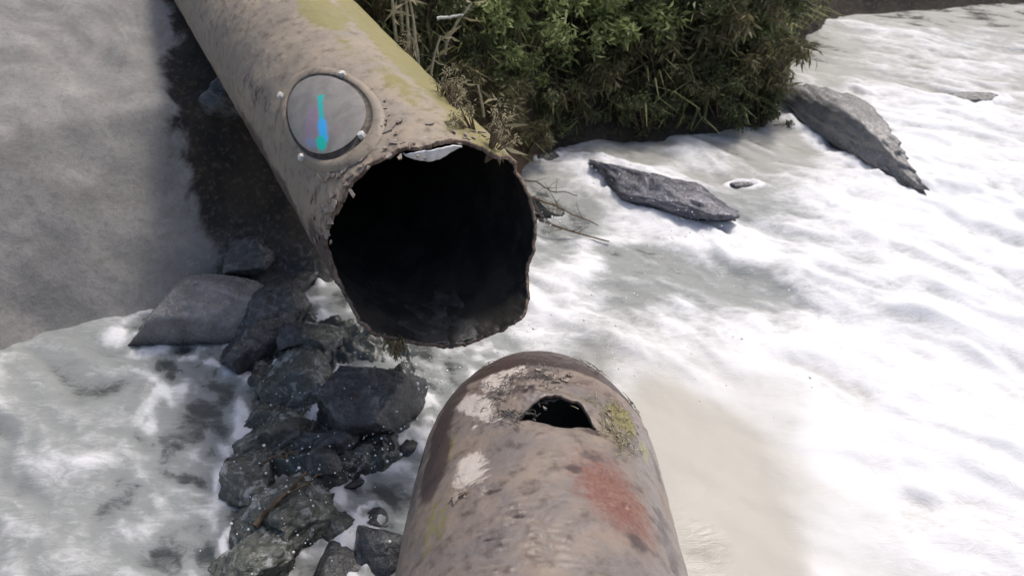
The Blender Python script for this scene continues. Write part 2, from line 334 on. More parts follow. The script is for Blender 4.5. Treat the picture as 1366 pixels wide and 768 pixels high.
SS = send[None] * (1 - t[:, None]) + 0 + g[:, None]; TH = np.broadcast_to(th[None], SS.shape)
P0 = UP.P(TH, SS, .6)
d_end = SS - send[None]
rr = .6 + .014 * fbm(P0 * 2.2, 4) + .006 * fbm(P0 * 11, 3) + .034 * np.exp(-d_end / .09) * fbm(P0 * 10, 4) + .010 * np.exp(-((d_end - .16) / .03) ** 2) * (fbm(P0 * 5, 2) + .3)
V = UP.P(TH, SS, rr)
um = mesh('pipe_wall', (V - UPO), gridfaces(ns, nth, True)[:, ::-1], (M_P1, M_IN, M_EDGE))
pat = [(430,15,.35,.14,0,0,1.),(520,60,1.2,.14,0,0,1.1),(590,120,.5,.14,0,0,1.1),(560,80,.9,.17,.1,0,1.15),(500,30,.9,.22,0,0,1.05),(460,60,.5,.10,0,0,.5),(530,110,.5,.12,0,0,.6),(610,140,.3,.2,0,0,.75),(640,180,.3,.2,0,0,.9),(420,8,.25,.12,0,0,.9),(590,180,.12,.2,0,2,.3),
       (440,320,.10,.2,0,1,.6),(455,260,.07,.2,0,1,.55),(430,340,.3,.19,0,3,.85),(380,270,.6,.20,0,3,.85),(350,205,.7,.18,0,3,.8),(340,120,.5,.12,0,3,.5),(455,290,.10,.12,0,3,.6),(500,215,.05,.2,0,1,.45),(350,120,.3,.1,0,3,.3)]  # dark patches down the left flank include painted shade
W = wear_and_light(UP, TH, SS, pat)
W[..., 3] = np.maximum(W[..., 3], .75 * sstep(-.1, -.6, np.sin(TH))); W[..., 1] = np.maximum(W[..., 1], .5 * np.exp(-d_end / .05) * (np.sin(TH) > -.2))  # underside darkened with painted shade, rust along the torn edge
attr(um, 'wear_and_light', W.reshape(-1, 4))
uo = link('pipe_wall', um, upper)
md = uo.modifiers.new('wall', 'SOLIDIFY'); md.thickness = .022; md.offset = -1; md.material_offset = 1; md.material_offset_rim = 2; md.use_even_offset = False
# closed far end so the bore stays dark
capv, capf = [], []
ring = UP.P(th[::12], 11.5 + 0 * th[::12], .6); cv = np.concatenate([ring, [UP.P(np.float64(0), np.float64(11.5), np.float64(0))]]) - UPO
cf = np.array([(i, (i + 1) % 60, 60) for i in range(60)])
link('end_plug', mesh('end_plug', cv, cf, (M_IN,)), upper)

# round cover, following the curve of the pipe
hc = UP.hit(434, 153)
def proj(p):
    d = p - CAM; zc = d @ cW; return np.array([683 + FPX * (d @ cX) / zc, 384 - FPX * (d @ cU) / zc])
_c = [proj(UP.P(np.float64(hc[0] + b / .6), np.float64(hc[1] + a), np.float64(.615))) for a, b in ((0, 0), (.01, 0), (0, .01))]
JI = np.linalg.inv(np.stack([_c[1] - _c[0], _c[2] - _c[0]], 1) / .01) * 60 / .262      # the cover is slightly oval
def saddle(rad, ang, lift):
    rad, ang, lift = np.broadcast_arrays(rad, ang, lift)
    u, v = rad * np.cos(ang), rad * np.sin(ang)
    return UP.P(hc[0] + (JI[1, 0] * u + JI[1, 1] * v) / .6, hc[1] + JI[0, 0] * u + JI[0, 1] * v, .612 + lift) - UPO
def disc(name, radii, lifts, m, parent, seg=96):
    A = np.arange(seg) * 2 * math.pi / seg; Vv = saddle(np.array(radii)[:, None], A[None], np.array(lifts)[:, None]).reshape(-1, 3)
    return link(name, mesh(name, Vv, gridfaces(len(radii), seg, True), (m,)), parent)
r0 = .262
q = NT('cover_metal'); pc = q.attr('streak_rgba'); n1 = q.noise(9, 5); n2 = q.noise(60, 4)
c = q.mix(q.ramp(n1, .35, .65), (.235, .215, .19), (.31, .285, .255)); c = q.mix(q.ramp(n2, .55, .7, 0, .4), c, (.16, .14, .13))
c = q.mix(pc.outputs['Alpha'], c, pc.outputs['Color']); q.bump(n2, .2, .004); M_COVER = q.out(c, .42)
rad = np.linspace(.0, r0 * .86, 60); seg = 240; A = np.arange(seg) * 2 * math.pi / seg
Vc = saddle(rad[:, None], A[None], .018 - .006 * (rad[:, None] / r0) ** 6 + 0 * A[None])
cm = mesh('cover_plate', Vc.reshape(-1, 3), gridfaces(60, seg, True), (M_COVER,))
# coloured streak: its spots are laid out in the plate's own plane, measured from the photo
ex = None
def pl(x, y): tt, s_ = UP.hit(x, y, r=.628); return np.linalg.inv(JI) @ np.array([(s_ - hc[1]), (tt - hc[0]) * .6])
PC = np.stack([rad[:, None] * np.cos(A)[None], rad[:, None] * np.sin(A)[None]], -1)
col = np.zeros(PC.shape[:2] + (4,)); col[..., :3] = .25
def spot(x0, y0, x1, y1, wd, c, al, soft=1.5):
    soft *= 1.15
    p, r_ = pl(x0, y0), pl(x1, y1); dd = r_ - p; tt = np.clip(((PC - p) @ dd) / (dd @ dd), 0, 1)
    dist = np.linalg.norm(PC - p - tt[..., None] * dd, axis=-1) + .005 * fbm(xyz(PC[..., 0] * 40, PC[..., 1] * 40, x0), 2)
    al_ = al * (1 - sstep(wd, wd * soft + .004, dist)); col[..., :3] = col[..., :3] * (1 - al_[..., None]) + np.array(c) * al_[..., None]
    col[..., 3] = np.maximum(col[..., 3], al_)
spot(414, 186, 422, 150, .030, (.42, .20, .46), .5, 2.2); spot(448, 176, 452, 170, .012, (.45, .22, .22), .4, 2.5); spot(412, 190, 420, 192, .012, (.10, .35, .70), .6, 2.2)
spot(397, 178, 394, 176, .008, (.12, .32, .2), .5, 2.5)
spot(427, 130, 430, 165, .008, (.03, .50, .46), 1., 2.2); spot(430, 165, 432, 186, .015, (.05, .45, .92), 1., 2.2); spot(428, 189, 429, 194, .018, (.0, .58, .45), 1., 2.); spot(431, 128, 430, 133, .005, (.05, .5, .45), .9, 2.)
attr(cm, 'streak_rgba', col.reshape(-1, 4))
cover = link('inspection_cover', bpy.data.meshes.new('inspection_cover'), upper)
bpy.data.objects.remove(cover)
cover = link('cover_plate', cm, upper)
cover['label'] = 'round grey cover plate with a cyan and blue streak'
disc('cover_groove', [r0 * .85, r0 * .87, r0 * .90, r0 * .95, r0 * .985], [.010, -.002, -.006, -.002, .006], M_RING, upper)
disc('cover_collar', [r0 * .965, r0 * .985, r0 * 1.06, r0 * 1.14, r0 * 1.18], [.002, .007, .007, .003, -.010], M_P1, upper)
co_l = [o for o in bpy.data.objects if o.name == 'cover_collar'][0].data; attr(co_l, 'wear_and_light', np.tile([0, 0, 0, .15], (len(co_l.vertices), 1)))
for (x, y) in ((457, 100), (375, 128), (403, 210), (483, 181)):
    tt, s_ = UP.hit(x, y, r=.62); c0 = UP.P(np.float64(tt), np.float64(s_), np.float64(.61)); nn = c0 - (UP.M + s_ * UP.a); nn /= np.linalg.norm(nn)
    e = UP.a; f_ = np.cross(nn, e); A6 = np.arange(6) * math.pi / 3 + rnd.random()
    vv = []
    for rr_, hh in ((.022, 0), (.022, .024), (.017, .030), (.001, .031)):
        vv.append(c0 + nn * hh + rr_ * (np.cos(A6)[:, None] * e + np.sin(A6)[:, None] * f_))
    link('bolt', mesh('bolt', np.concatenate(vv) - UPO, gridfaces(4, 6, True), (M_BOLT,), False), upper)
# white strip added to stand for sunlight on the mouth's top rim
tA, tB = UP.hit(538, 200)[0], UP.hit(618, 190)[0]
tl = np.linspace(tA, tB, 30); sl_ = np.interp(tl % (2 * math.pi), th, send)
u = np.linspace(0, 1, 8); wid = .14 * np.sin(np.linspace(0, math.pi, 30)) ** .5 + .004
Vl = UP.P(tl[None] + 0 * u[:, None], sl_[None] - .014 + u[:, None] * .03, .578 - u[:, None] * wid[None] * .55 + .004 * fbm(xyz(tl[None] * 20, u[:, None] * 3, 1), 2))
lo = link('rim_glint', mesh('rim_glint', Vl.reshape(-1, 3) - UPO, gridfaces(8, 30), (M_GLINT,)), upper)
md = lo.modifiers.new('s', 'SOLIDIFY'); md.thickness = .008
lo['label'] = 'white strip standing for the sunlit rim at the top of the mouth'
# rust flakes peeling round the mouth
def flakes(pp, org, name, spots, m, parent, label=None, n=10, size=.03):
    bag = Bag()
    for (x, y, sp_, nn_, sz) in spots:
        for _ in range(nn_):
            tt, s_ = pp.hit(x + rnd.gauss(0, sp_), y + rnd.gauss(0, sp_)); a0 = rnd.random() * 6.3
            sz_ = sz; k = rnd.randint(5, 7); A_ = np.sort(np.array([rnd.random() * 6.28 for _ in range(k)])); L = sz * rnd.uniform(.6, 2.0); Wd = L * rnd.uniform(.3, .7)
            up_ = rnd.uniform(.02, .35)
            pu = L * np.cos(A_); pv = Wd * np.sin(A_)
            du = pu * math.cos(a0) - pv * math.sin(a0); dv = pu * math.sin(a0) + pv * math.cos(a0)
            lift = .004 + up_ * (pu + L) * .6
            kr = .602 * (curl(s_) if pp is LP else 1); top = pp.P(tt + dv / .6, s_ + du, kr + lift); bot = pp.P(tt + dv / .6 * .8, s_ + du * .8, kr + lift - .010)
            cen = top.mean(0) + 0; cb = bot.mean(0)
            Vv = np.concatenate([top, bot, [cen, cb]])
            Ff = [(i, (i + 1) % k, 2 * k) for i in range(k)] + [((i + 1) % k + k, i + k, 2 * k + 1) for i in range(k)]
            for i in range(k): Ff += [(i + k, (i + 1) % k + k, (i + 1) % k), (i + k, (i + 1) % k, i)]
            bag.add(Vv - org, np.array(Ff))
    o = link(name, bag.mesh(name, (m,), False), parent); o['kind'] = 'stuff'
    if label: o['label'] = label
    return o
flakes(UP, UPO, 'rust_flakes', [(505,130,9,4,.022),(515,165,12,6,.02),(540,184,10,7,.018),(560,192,10,6,.016),(480,215,8,8,.018),(455,240,8,12,.022),(440,275,7,14,.026),(436,310,6,12,.022),
    (420,265,6,6,.02),(600,172,14,5,.015),(640,185,10,6,.02),(520,205,8,8,.016)], M_CRUST, upper, 'pale flaking rust round the mouth')
# matted debris hanging off the lower lip
bag = Bag()
tt, s_ = UP.hit(530, 455, back=True)
c0 = UP.P(np.float64(tt), np.float64(s_), np.float64(.6))
for i in range(26):
    o_ = c0 + np.array([rnd.gauss(0, .022), rnd.gauss(0, .02), .02]); L = rnd.uniform(.06, .16); n_ = 6; z = np.linspace(0, -L, n_)
    ppt = o_ + np.stack([np.cumsum([rnd.gauss(0, .006) for _ in z]), np.cumsum([rnd.gauss(0, .006) for _ in z]), z], -1)
    bag.add(*tube(ppt, np.linspace(.012, .004, n_), 5))
tag(link('hanging_debris', bag.mesh('hanging_debris', (m_simple('brown_weed', (.14, .11, .06), (.26, .22, .12), 30),), True)), 'clump of brown weed hanging from the lower lip of the torn pipe mouth', 'debris')

# ------------------------------------------------------------------ lower pipe
lower = empty('cut_pipe', (LP.M + np.array([0, 0, -.6]))); LPO = np.array(lower.location)
tag(lower, 'wide rust stained pipe in the foreground with a torn hole near its rounded end', 'pipe')
def curl(s_): return 1 - .36 * np.clip((s_ - .50) / (1.22 - .50), 0, 1) ** 2.0
nth2 = 620; th2 = np.arange(nth2) * 2 * math.pi / nth2
s_tip = 1.22                                       # rounded lip
sv = np.concatenate([np.arange(s_tip, -1.1, -.0065), np.linspace(-1.12, -4.2, 60)])
ns2 = len(sv)
TH2, S2 = np.meshgrid(th2, sv); 
jag = .012 * fbm(xyz(np.cos(th2) * 6, np.sin(th2) * 6, 1), 3)
S2 = S2 + jag[None] * sstep(-.2, .8, S2)
P0 = LP.P(TH2, S2, .6)
rr = .6 * curl(S2) + .012 * fbm(P0 * 2, 4) + .004 * fbm(P0 * 14, 3)
def dist2(x, y):
    t0, s0 = LP.hit(x, y); return (TH2 - t0 + math.pi) % (2 * math.pi) - math.pi, S2 - s0
hb, ha = dist2(746, 557); hb = hb * .6            # across (b), along the pipe (a, + is away)
# crumpled bulge beyond the hole and a sunken mouth
rr += .050 * np.exp(-((ha - .10) / .075) ** 2 - (hb / .17) ** 2) * (1 + .5 * fbm(P0 * 9, 3)) - .030 * np.exp(-((ha + .0) / .05) ** 2 - (hb / .14) ** 2)
gb, ga = dist2(700, 525); rr += .016 * np.exp(-(ga / .13) ** 2 - (gb * .6 / .16) ** 2) * fbm(P0 * 24, 3, True); rr += .028 * np.exp(-(ga / .10) ** 2 - (gb * .6 / .09) ** 2) * (fbm(P0 * 13, 3, True) * .9)
rb, ra = dist2(835, 560); rr += .014 * np.exp(-(ra / .12) ** 2 - (rb * .6 / .06) ** 2) * fbm(P0 * 34, 2, True); rr += .022 * np.exp(-(ra / .14) ** 2 - (rb * .6 / .07) ** 2) * fbm(P0 * 16, 3, True)
sb, sa_ = dist2(830, 668); rr += .016 * np.exp(-(sa_ / .13) ** 2 - (sb * .6 / .13) ** 2) * fbm(P0 * 18, 3) - .012 * np.exp(-((sa_ - .12) / .05) ** 2 - ((sb * .6 + .0) / .13) ** 2)
wb, wa = dist2(685, 718); rip = np.exp(-(wa / .22) ** 4 - (wb * .6 / .18) ** 4)
rr += .0065 * rip * np.sin((wa + .05 * fbm(P0 * 6, 4)) * 150) * np.clip(.25 + 2.2 * fbm(P0 * 9, 3), 0, 1.6) + .004 * rip * fbm(P0 * 30, 3)
kb, ka = dist2(640, 655); rr += .018 * np.exp(-(ka / .035) ** 2 - (kb * .6 / .06) ** 2) * fbm(P0 * 22, 2, True)
V = LP.P(TH2, S2, rr)
# the hole: a crescent, bulging away from the viewer
crs = ha + .03 * fbm(P0 * 12, 3)
inhole = (crs > -.028 - .9 * hb * hb * 0 - .02 * np.cos(hb * 22)) & (crs < .105 - 3.6 * (hb) ** 2) & (np.abs(hb) < .19)
Fq = gridfaces(ns2, nth2, True); hv = inhole.ravel(); keep = ~(hv[Fq].any(1))
Fk = Fq[keep]
# relax the torn edge
used_all = np.bincount(Fq.ravel(), minlength=hv.size); used = np.bincount(Fk.ravel(), minlength=hv.size)
bd = (used < used_all) & (used > 0); Vf = V.reshape(-1, 3).copy()
e = np.concatenate([Fk[:, [0, 1]], Fk[:, [1, 2]], Fk[:, [2, 3]], Fk[:, [3, 0]]]); e = np.sort(e, 1); ue, cnt = np.unique(e, axis=0, return_counts=True); be = ue[(cnt == 1)]
be = be[bd[be[:, 0]] & bd[be[:, 1]]]
for _ in range(6):
    acc = np.zeros_like(Vf); c_ = np.zeros(len(Vf)); np.add.at(acc, be[:, 0], Vf[be[:, 1]]); np.add.at(acc, be[:, 1], Vf[be[:, 0]]); np.add.at(c_, be[:, 0], 1); np.add.at(c_, be[:, 1], 1)
    mk_ = c_ > 1; Vf[mk_] = .5 * Vf[mk_] + .5 * acc[mk_] / c_[mk_][:, None]
pat = [(580,620,.24,.10,0,3,1.),(588,570,.18,.09,0,3,1.),(605,530,.14,.09,.4,3,.95),(632,540,.20,.06,.55,2,1.3),(660,512,.12,.06,.55,2,1.15),(685,492,.06,.08,.4,2,1.),(665,505,.05,.08,0,2,.9),(627,625,.13,.075,.2,2,1.1),(660,500,.06,.09,0,2,1.),(633,570,.025,.02,0,2,.9),(620,545,.06,.03,.3,2,.6),  # pale patches on the left are painted highlights
       (820,660,.20,.14,.4,1,1.3),(850,700,.10,.08,.4,1,.9),(795,630,.09,.07,0,1,.75),(875,620,.22,.08,0,3,.56),(890,720,.3,.10,0,3,.58),(790,610,.05,.09,.2,3,.62),(850,725,.10,.09,0,3,.6),(765,625,.05,.05,0,3,.6),(800,560,.12,.12,0,3,.38),(600,600,.15,.05,0,0,.6),(575,700,.25,.05,0,0,.55),(590,690,.2,.06,0,0,.5),(830,560,.12,.10,.3,0,.85),(860,600,.15,.05,0,0,.7),
       (700,525,.09,.12,0,3,.62),(690,560,.06,.05,0,3,.55),(730,548,.03,.09,0,3,.7),(790,575,.04,.08,0,3,.6),(618,662,.02,.03,0,3,.9),(660,655,.02,.06,0,3,.6),(785,620,.03,.07,0,3,.5),(890,690,.3,.04,0,1,.5)]
W = wear_and_light(LP, TH2, S2, pat); UPX = (np.cos(TH2) * LP.e1[0])
W[..., 3] = np.maximum(W[..., 3], .95 * sstep(.58, .76, S2 + .03 * fbm(P0 * 6, 3))); W[..., 1] = np.maximum(W[..., 1], .35 * sstep(.4, .5, S2) * sstep(.7, .55, S2))
W[..., 3] = np.maximum(W[..., 3], .8 * sstep(.12, .0, np.sin(TH2))); lb = sstep(.42, .28, np.sin(TH2) + .05 * fbm(P0 * 5, 3)) * sstep(.12, .4, S2) * (UPX < 0); W[..., 3] = np.maximum(W[..., 3], lb)  # underside darkened with painted shade, left rim dark
rm = rip * np.clip(np.sin((wa + .05 * fbm(P0 * 6, 4)) * 150 + 2.5), 0, 1) * .62 * np.clip(.4 + 2 * fbm(P0 * 9, 3), 0, 1.3); W[..., 3] = np.maximum(W[..., 3], rm)  # crease shade painted in as dark lines
W = W.reshape(-1, 4)
lm = mesh('pipe_wall', Vf - LPO, Fk, (M_P2, M_IN, M_EDGE)); attr(lm, 'wear_and_light', W)
lo_ = link('pipe_wall', lm, lower); lo_['label'] = 'curved pipe wall with red rust, moss, peeled patches and painted pale highlights'
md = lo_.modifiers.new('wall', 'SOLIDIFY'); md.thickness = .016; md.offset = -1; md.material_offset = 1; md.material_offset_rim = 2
flakes(LP, LPO, 'rust_flakes', [(705,525,12,14,.022),(690,548,8,7,.02),(735,512,16,10,.022),(812,560,8,10,.014),(835,580,8,6,.012),(612,662,5,6,.016)], M_CRUST, lower, 'crumpled flakes round the torn hole')

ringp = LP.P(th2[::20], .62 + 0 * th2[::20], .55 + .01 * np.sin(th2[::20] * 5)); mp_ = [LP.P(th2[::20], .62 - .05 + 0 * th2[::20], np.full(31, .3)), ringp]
link('added_dark_plug', mesh('added_dark_plug', np.concatenate([mp_[1], mp_[0], [LP.P(np.float64(0), np.float64(.52), np.float64(0))]]) - LPO, np.concatenate([np.stack([np.arange(31), (np.arange(31) + 1) % 31, (np.arange(31) + 1) % 31 + 31], -1), np.stack([np.arange(31), (np.arange(31) + 1) % 31 + 31, np.arange(31) + 31], -1), np.stack([np.arange(31) + 31, (np.arange(31) + 1) % 31 + 31, np.full(31, 62)], -1)]), (M_IN,)), lower)  # unseen disc added so the torn hole looks dark inside
def fibres(name, spots, m, label, sz=.06):
    bag = Bag()
    for (x, y, sp_, nn_) in spots:
        for _ in range(nn_):
            t0, s0 = LP.hit(x + rnd.gauss(0, sp_), y + rnd.gauss(0, sp_ * .7)); n_ = 6; a0 = rnd.uniform(0, 6.3); L = sz * rnd.uniform(.4, 1.3); cv_ = rnd.uniform(-2.5, 2.5)
            aa = a0 + cv_ * np.linspace(0, 1, n_); st = L / n_; du = np.cumsum(np.cos(aa)) * st; dv = np.cumsum(np.sin(aa)) * st
            bag.add(*tube(LP.P(t0 + dv / .6, s0 + du, .604 * curl(s0 + du) + .004 + .012 * np.sin(np.linspace(0, 3.1, n_)) * rnd.random()), np.linspace(.0026, .0012, n_) * rnd.uniform(.6, 1.3), 4))
    return tag(link(name, bag.mesh(name, (m,))), label, kind='stuff')
fibres('dead_weed', [(695, 520, 20, 170), (680, 548, 13, 80), (725, 503, 18, 70)], m_simple('grey_weed_fibre', (.09, .08, .07), (.22, .20, .18), 40), 'matted grey weed fibres beside the torn hole')
fibres('straw_weed', [(812, 555, 11, 60), (825, 580, 10, 50), (840, 600, 8, 20), (790, 540, 8, 14)], m_simple('straw_fibre', (.25, .22, .12), (.42, .38, .24), 40), 'straw coloured weed fibres right of the torn hole', .07)
fibres('weed_wisps', [(800, 480, 8, 14), (640, 478, 6, 6), (850, 540, 6, 8)], m_simple('dark_fibre', (.10, .08, .05), (.2, .17, .1), 40), 'wisps of weed on the rounded end of the lower pipe', .09)
# grey layer added for the hazy sheen in the bottom of the bore
n1_, n2_ = 90, 60; tb0 = UP.hit(592, 460, back=True)[0]; wg = np.linspace(-.42, .42, n2_); sg = np.linspace(0, .5, n1_)
e0 = np.interp((tb0 + wg) % (2 * math.pi), th, send)
SGm = e0[None] + .02 + sg[:, None]; hgt = .008 * (1 - (wg[None] / .40) ** 2 * 1.3) * (1 - sg[:, None] / .42) + .016 * fbm(xyz(sg[:, None] * 7, wg[None] * 5, 0), 4)
hgt = np.minimum(hgt, .004 + sg[:, None] * .8)
Vw = UP.P(tb0 + wg[None] + 0 * sg[:, None], SGm, .579 - hgt)
link('haze_layer', mesh('haze_layer', Vw.reshape(-1, 3) - UPO, gridfaces(n1_, n2_), (m_simple('haze_layer', (.035, .035, .036), (.07, .07, .07), 8, .5, .6, .015),)), upper)

# ------------------------------------------------------------------ rocks
def ico(sub):
    import bmesh
    b = bmesh.new(); bmesh.ops.create_icosphere(b, subdivisions=sub, radius=1); b.verts.ensure_lookup_table()
    V = np.array([v.co[:] for v in b.verts]); Fc = np.array([[v.index for v in f.verts] for f in b.faces]); b.free(); return V, Fc
ICO = {k: ico(k) for k in (3, 4, 5)}
ROCKS = []
def rock(name, label, cat, px, size, m, rot=0, seed=1, sub=4, cuts=9, sink=.35, group=None, rough=.12, z=None, tilt=0):
    g = np.random.RandomState(seed); V, Fc = ICO[sub]; V = V.copy()
    for _ in range(cuts):
        n = g.normal(size=3); n /= np.linalg.norm(n); d = g.uniform(.45, .85); k = np.maximum(V @ n - d, 0); V -= k[:, None] * n * .93
    V *= (1 + rough * 1.3 * fbm(V * 1.7 + seed, 4) + rough * .8 * fbm(V * 5 + seed, 4, True) - rough * .3)[:, None]
    V = V * np.array(size); c_, s_ = math.cos(tilt), math.sin(tilt); V = V @ np.array([[c_, 0, -s_], [0, 1, 0], [s_, 0, c_]])
    p = at(*px) if len(px) == 2 else np.array(px, float)
    if z is not None: p[2] = z
    else: p[2] = max(float(land(np.array(p[0]), np.array(p[1]))), 0.)
    p[2] += size[2] * (1 - 2 * sink) * .8 - .02
    if abs(p[2]) < .4: ROCKS.append((p[0], p[1], size[0] * .8, size[1] * .8, rot))
    o = link(name, mesh(name, V, Fc, (m,)), None, p); o.rotation_euler = (0, 0, rot)
    return tag(o, label, cat, group)
def slabrot(x0, y0, x1, y1):
    p, r_ = at(x0, y0), at(x1, y1); return math.atan2(r_[1] - p[1], r_[0] - p[0])
rock('river_rock', 'long blue grey slab of rock breaking the white rapids', 'rock', (872, 262), (1.28, .36, .26), M_ROCKB, slabrot(790, 215, 955, 303), 11, 5, 12, .40, rough=.2)
rock('river_rock', 'small flat dark rock awash right of the long blue grey slab', 'rock', (993, 247), (.19, .09, .05), M_ROCKB, 0, 12, 3)
rock('river_rock', 'tiny dark stone poking from the foam below the long slab', 'rock', (898, 319), (.045, .035, .03), M_ROCKD, 0, 13, 3)
rock('river_rock', 'small greenish rock at the foot of the brown bank', 'rock', (732, 212), (.17, .1, .07), M_ROCKG, .2, 14, 3)
rock('river_rock', 'olive rock in the foam just behind the torn pipe mouth', 'rock', (722, 282), (.22, .2, .16), M_ROCKG, .2, 15, 4)
rock('river_rock', 'large pale grey ridge of rock in the white water at the right', 'rock', (1125, 178), (1.6, .45, .34), M_ROCKP, slabrot(1030, 110, 1225, 243), 16, 5, 12, .42, rough=.16)
rock('river_rock', 'flat grey stone in pale water at the far right', 'rock', (1300, 133), (.42, .16, .08), M_ROCKP, 0, 17, 4)
rock('river_rock', 'small grey stone in the foam below the pale ridge', 'rock', (1113, 274), (.07, .05, .04), M_ROCKP, 0, 18, 3)
rock('boulder', 'dark wet squared boulder between the two pipe ends', 'boulder', (495, 550), (.42, .40, .30), M_ROCKD, .15, 21, 5, 12, .35, rough=.08)
rock('boulder', 'mossy boulder under the left side of the torn pipe', 'boulder', (385, 520), (.36, .34, .26), M_ROCKG, .5, 22, 5, 10, .47)
rock('boulder', 'dark boulder in the shade below the upper pipe', 'boulder', (372, 425), (.42, .38, .26), M_ROCKD, 1.2, 23, 5, 10, .47)
rock('boulder', 'greenish boulder left of the dark squared one', 'boulder', (362, 590), (.28, .27, .18), M_ROCKG, 2.1, 24, 5, 10, .48)
rock('boulder', 'grey boulder streaked with foam under the sticks', 'boulder', (392, 700), (.34, .26, .15), M_ROCKG, 1.1, 25, 5, 9, .5, rough=.25)
rock('boulder', 'dark wet rock low in the water beside the lower pipe', 'boulder', (505, 735), (.22, .24, .12), M_ROCKD, .7, 26, 4, 10, .48)
rock('boulder', 'small dark rock wedged above the foam streaked boulder', 'boulder', (438, 640), (.16, .13, .10), M_ROCKD, .7, 27, 4, 10, .48)
rock('boulder', 'dark boulder wedged against the shaded bank by the pipe', 'boulder', (340, 470), (.34, .3, .3), M_ROCKD, .3, 41, 5, 10, .47)
rock('boulder', 'mottled grey green boulder between mossy boulder and sticks', 'boulder', (428, 470), (.24, .22, .16), M_ROCKG, 1.3, 42, 5, 10, .47)
rock('boulder', 'grey green boulder at the left of the crossed sticks', 'boulder', (338, 640), (.25, .22, .16), M_ROCKG, 2.3, 43, 5, 10, .47)
rock('boulder', 'small wet rock just below the dark squared boulder', 'boulder', (450, 600), (.17, .13, .12), M_ROCKD, .3, 44, 4, 10, .47)
rock('boulder', 'lowest grey rock under the foam streaked boulder', 'boulder', (345, 765), (.25, .2, .13), M_ROCKG, .9, 45, 5, 10, .49, rough=.2)
rock('boulder', 'dark flat rock at the bottom beside the foam streaked boulder', 'boulder', (450, 755), (.2, .18, .09), M_ROCKD, 1.9, 46, 4, 10, .47)
for (x, y, sx_, m_, lab) in ((352, 300, .34, M_ROCKD, 'added black wet boulder deepening the shade left of the upper pipe'), (392, 385, .28, M_ROCKD, 'added black rock deepening the shade under the belly of the upper pipe'), (330, 375, .3, M_ROCKD, 'added dark rock deepening the shade where the silt begins'),  # these dark rocks are added to deepen the shade by the pipe
        (405, 590, .15, M_ROCKG, 'small grey stone in the gap left of the dark squared boulder'), (470, 645, .09, M_ROCKD, 'small dark stone in the foam nearest the lower pipe'),
        (355, 555, .2, M_ROCKG, 'knobbly stone at the left edge below the mossy boulder'), (440, 700, .16, M_ROCKG, 'rounded foam streaked stone near the bottom left water'),
        (500, 690, .12, M_ROCKD, 'half drowned stone beside the lower pipe wall'), (400, 470, .2, M_ROCKD, 'dark stone under the shaded lip of the upper pipe'),
        (545, 600, .10, M_ROCKD, 'little dark stone touching the squared boulder on its right'), (330, 720, .18, M_ROCKG, 'foam covered stone below the crossed sticks')):
    rock('boulder', lab, 'boulder', (x, y), (sx_, sx_ * .85, sx_ * .6), m_, x * .1, x, 4, 9, .49, rough=.2)
rock('boulder', 'smooth grey boulder at the water edge on the left', 'boulder', (270, 430), (.62, .42, .34), M_ROCKP, .2, 33, 5, 6, .45, rough=.06)
# ------------------------------------------------------------------ driftwood and twigs
def branch(name, label, cat, a, b, r_, m, twigs=3, wob=.03):
    a = np.array(a); b = np.array(b); n = 12; tq = np.linspace(0, 1, n)[:, None]; o_ = (a + b) / 2
    p = a + (b - a) * tq + wob * fbm(xyz(tq[:, 0] * 3, a[0] * 9, 0)[:, None, :] + np.array([[0, 0, 0], [9, 1, 4], [3, 7, 2]])[None], 2)
    bag = Bag(); bag.add(*tube(p - o_, np.linspace(r_, r_ * .45, n), 7))
    for k in range(twigs):
        i = rnd.randint(2, n - 3); d = np.array([rnd.gauss(0, 1), rnd.gauss(0, 1), rnd.uniform(.1, .9)]); d /= np.linalg.norm(d); L = np.linalg.norm(b - a) * rnd.uniform(.15, .4)
        tp = p[i] + d * np.linspace(0, L, 6)[:, None] + .01 * fbm(xyz(np.linspace(0, 3, 6), k, a[1])[:, None, :] + np.array([[0, 0, 0], [9, 1, 4], [3, 7, 2]])[None], 2)
        bag.add(*tube(tp - o_, np.linspace(r_ * .45, r_ * .12, 6), 5))
    return tag(link(name, bag.mesh(name, (m,)), None, o_), label, cat)
def atz(x, y, z): return at(x, y, z)
def on_b(x, y): return CAM + ray(x, y) * 7.6
branch('driftwood', 'short bleached stick caught in the plants above the upper pipe', 'stick', on_b(583, 26), on_b(618, 20), .016, M_BOLT, 0)
branch('driftwood', 'dark straight stick leaning over the grey foam streaked boulder', 'stick', atz(338, 702, .12), atz(412, 628, .30), .022, M_TWIG, 2)
branch('driftwood', 'short stick crossing the dark straight one near the left shallows', 'stick', atz(385, 655, .24), atz(428, 632, .26), .013, M_TWIG, 1)
branch('driftwood', 'crooked twig lying beside the greenish boulder', 'stick', atz(345, 620, .3), atz(400, 600, .33), .010, M_TWIG, 4)
branch('driftwood', 'long thin branch trailing in the rapids behind the torn mouth', 'branch', atz(705, 290, .12), atz(812, 322, .04), .014, M_TWIG, 5)
branch('driftwood', 'curved twig above the long trailing branch in the rapids', 'branch', atz(712, 262, .2), atz(800, 300, .05), .011, M_TWIG, 6, .08)
branch('driftwood', 'fine twig snagged on the olive rock near the bank', 'branch', atz(700, 240, .25), atz(770, 262, .1), .009, M_TWIG, 5, .08)

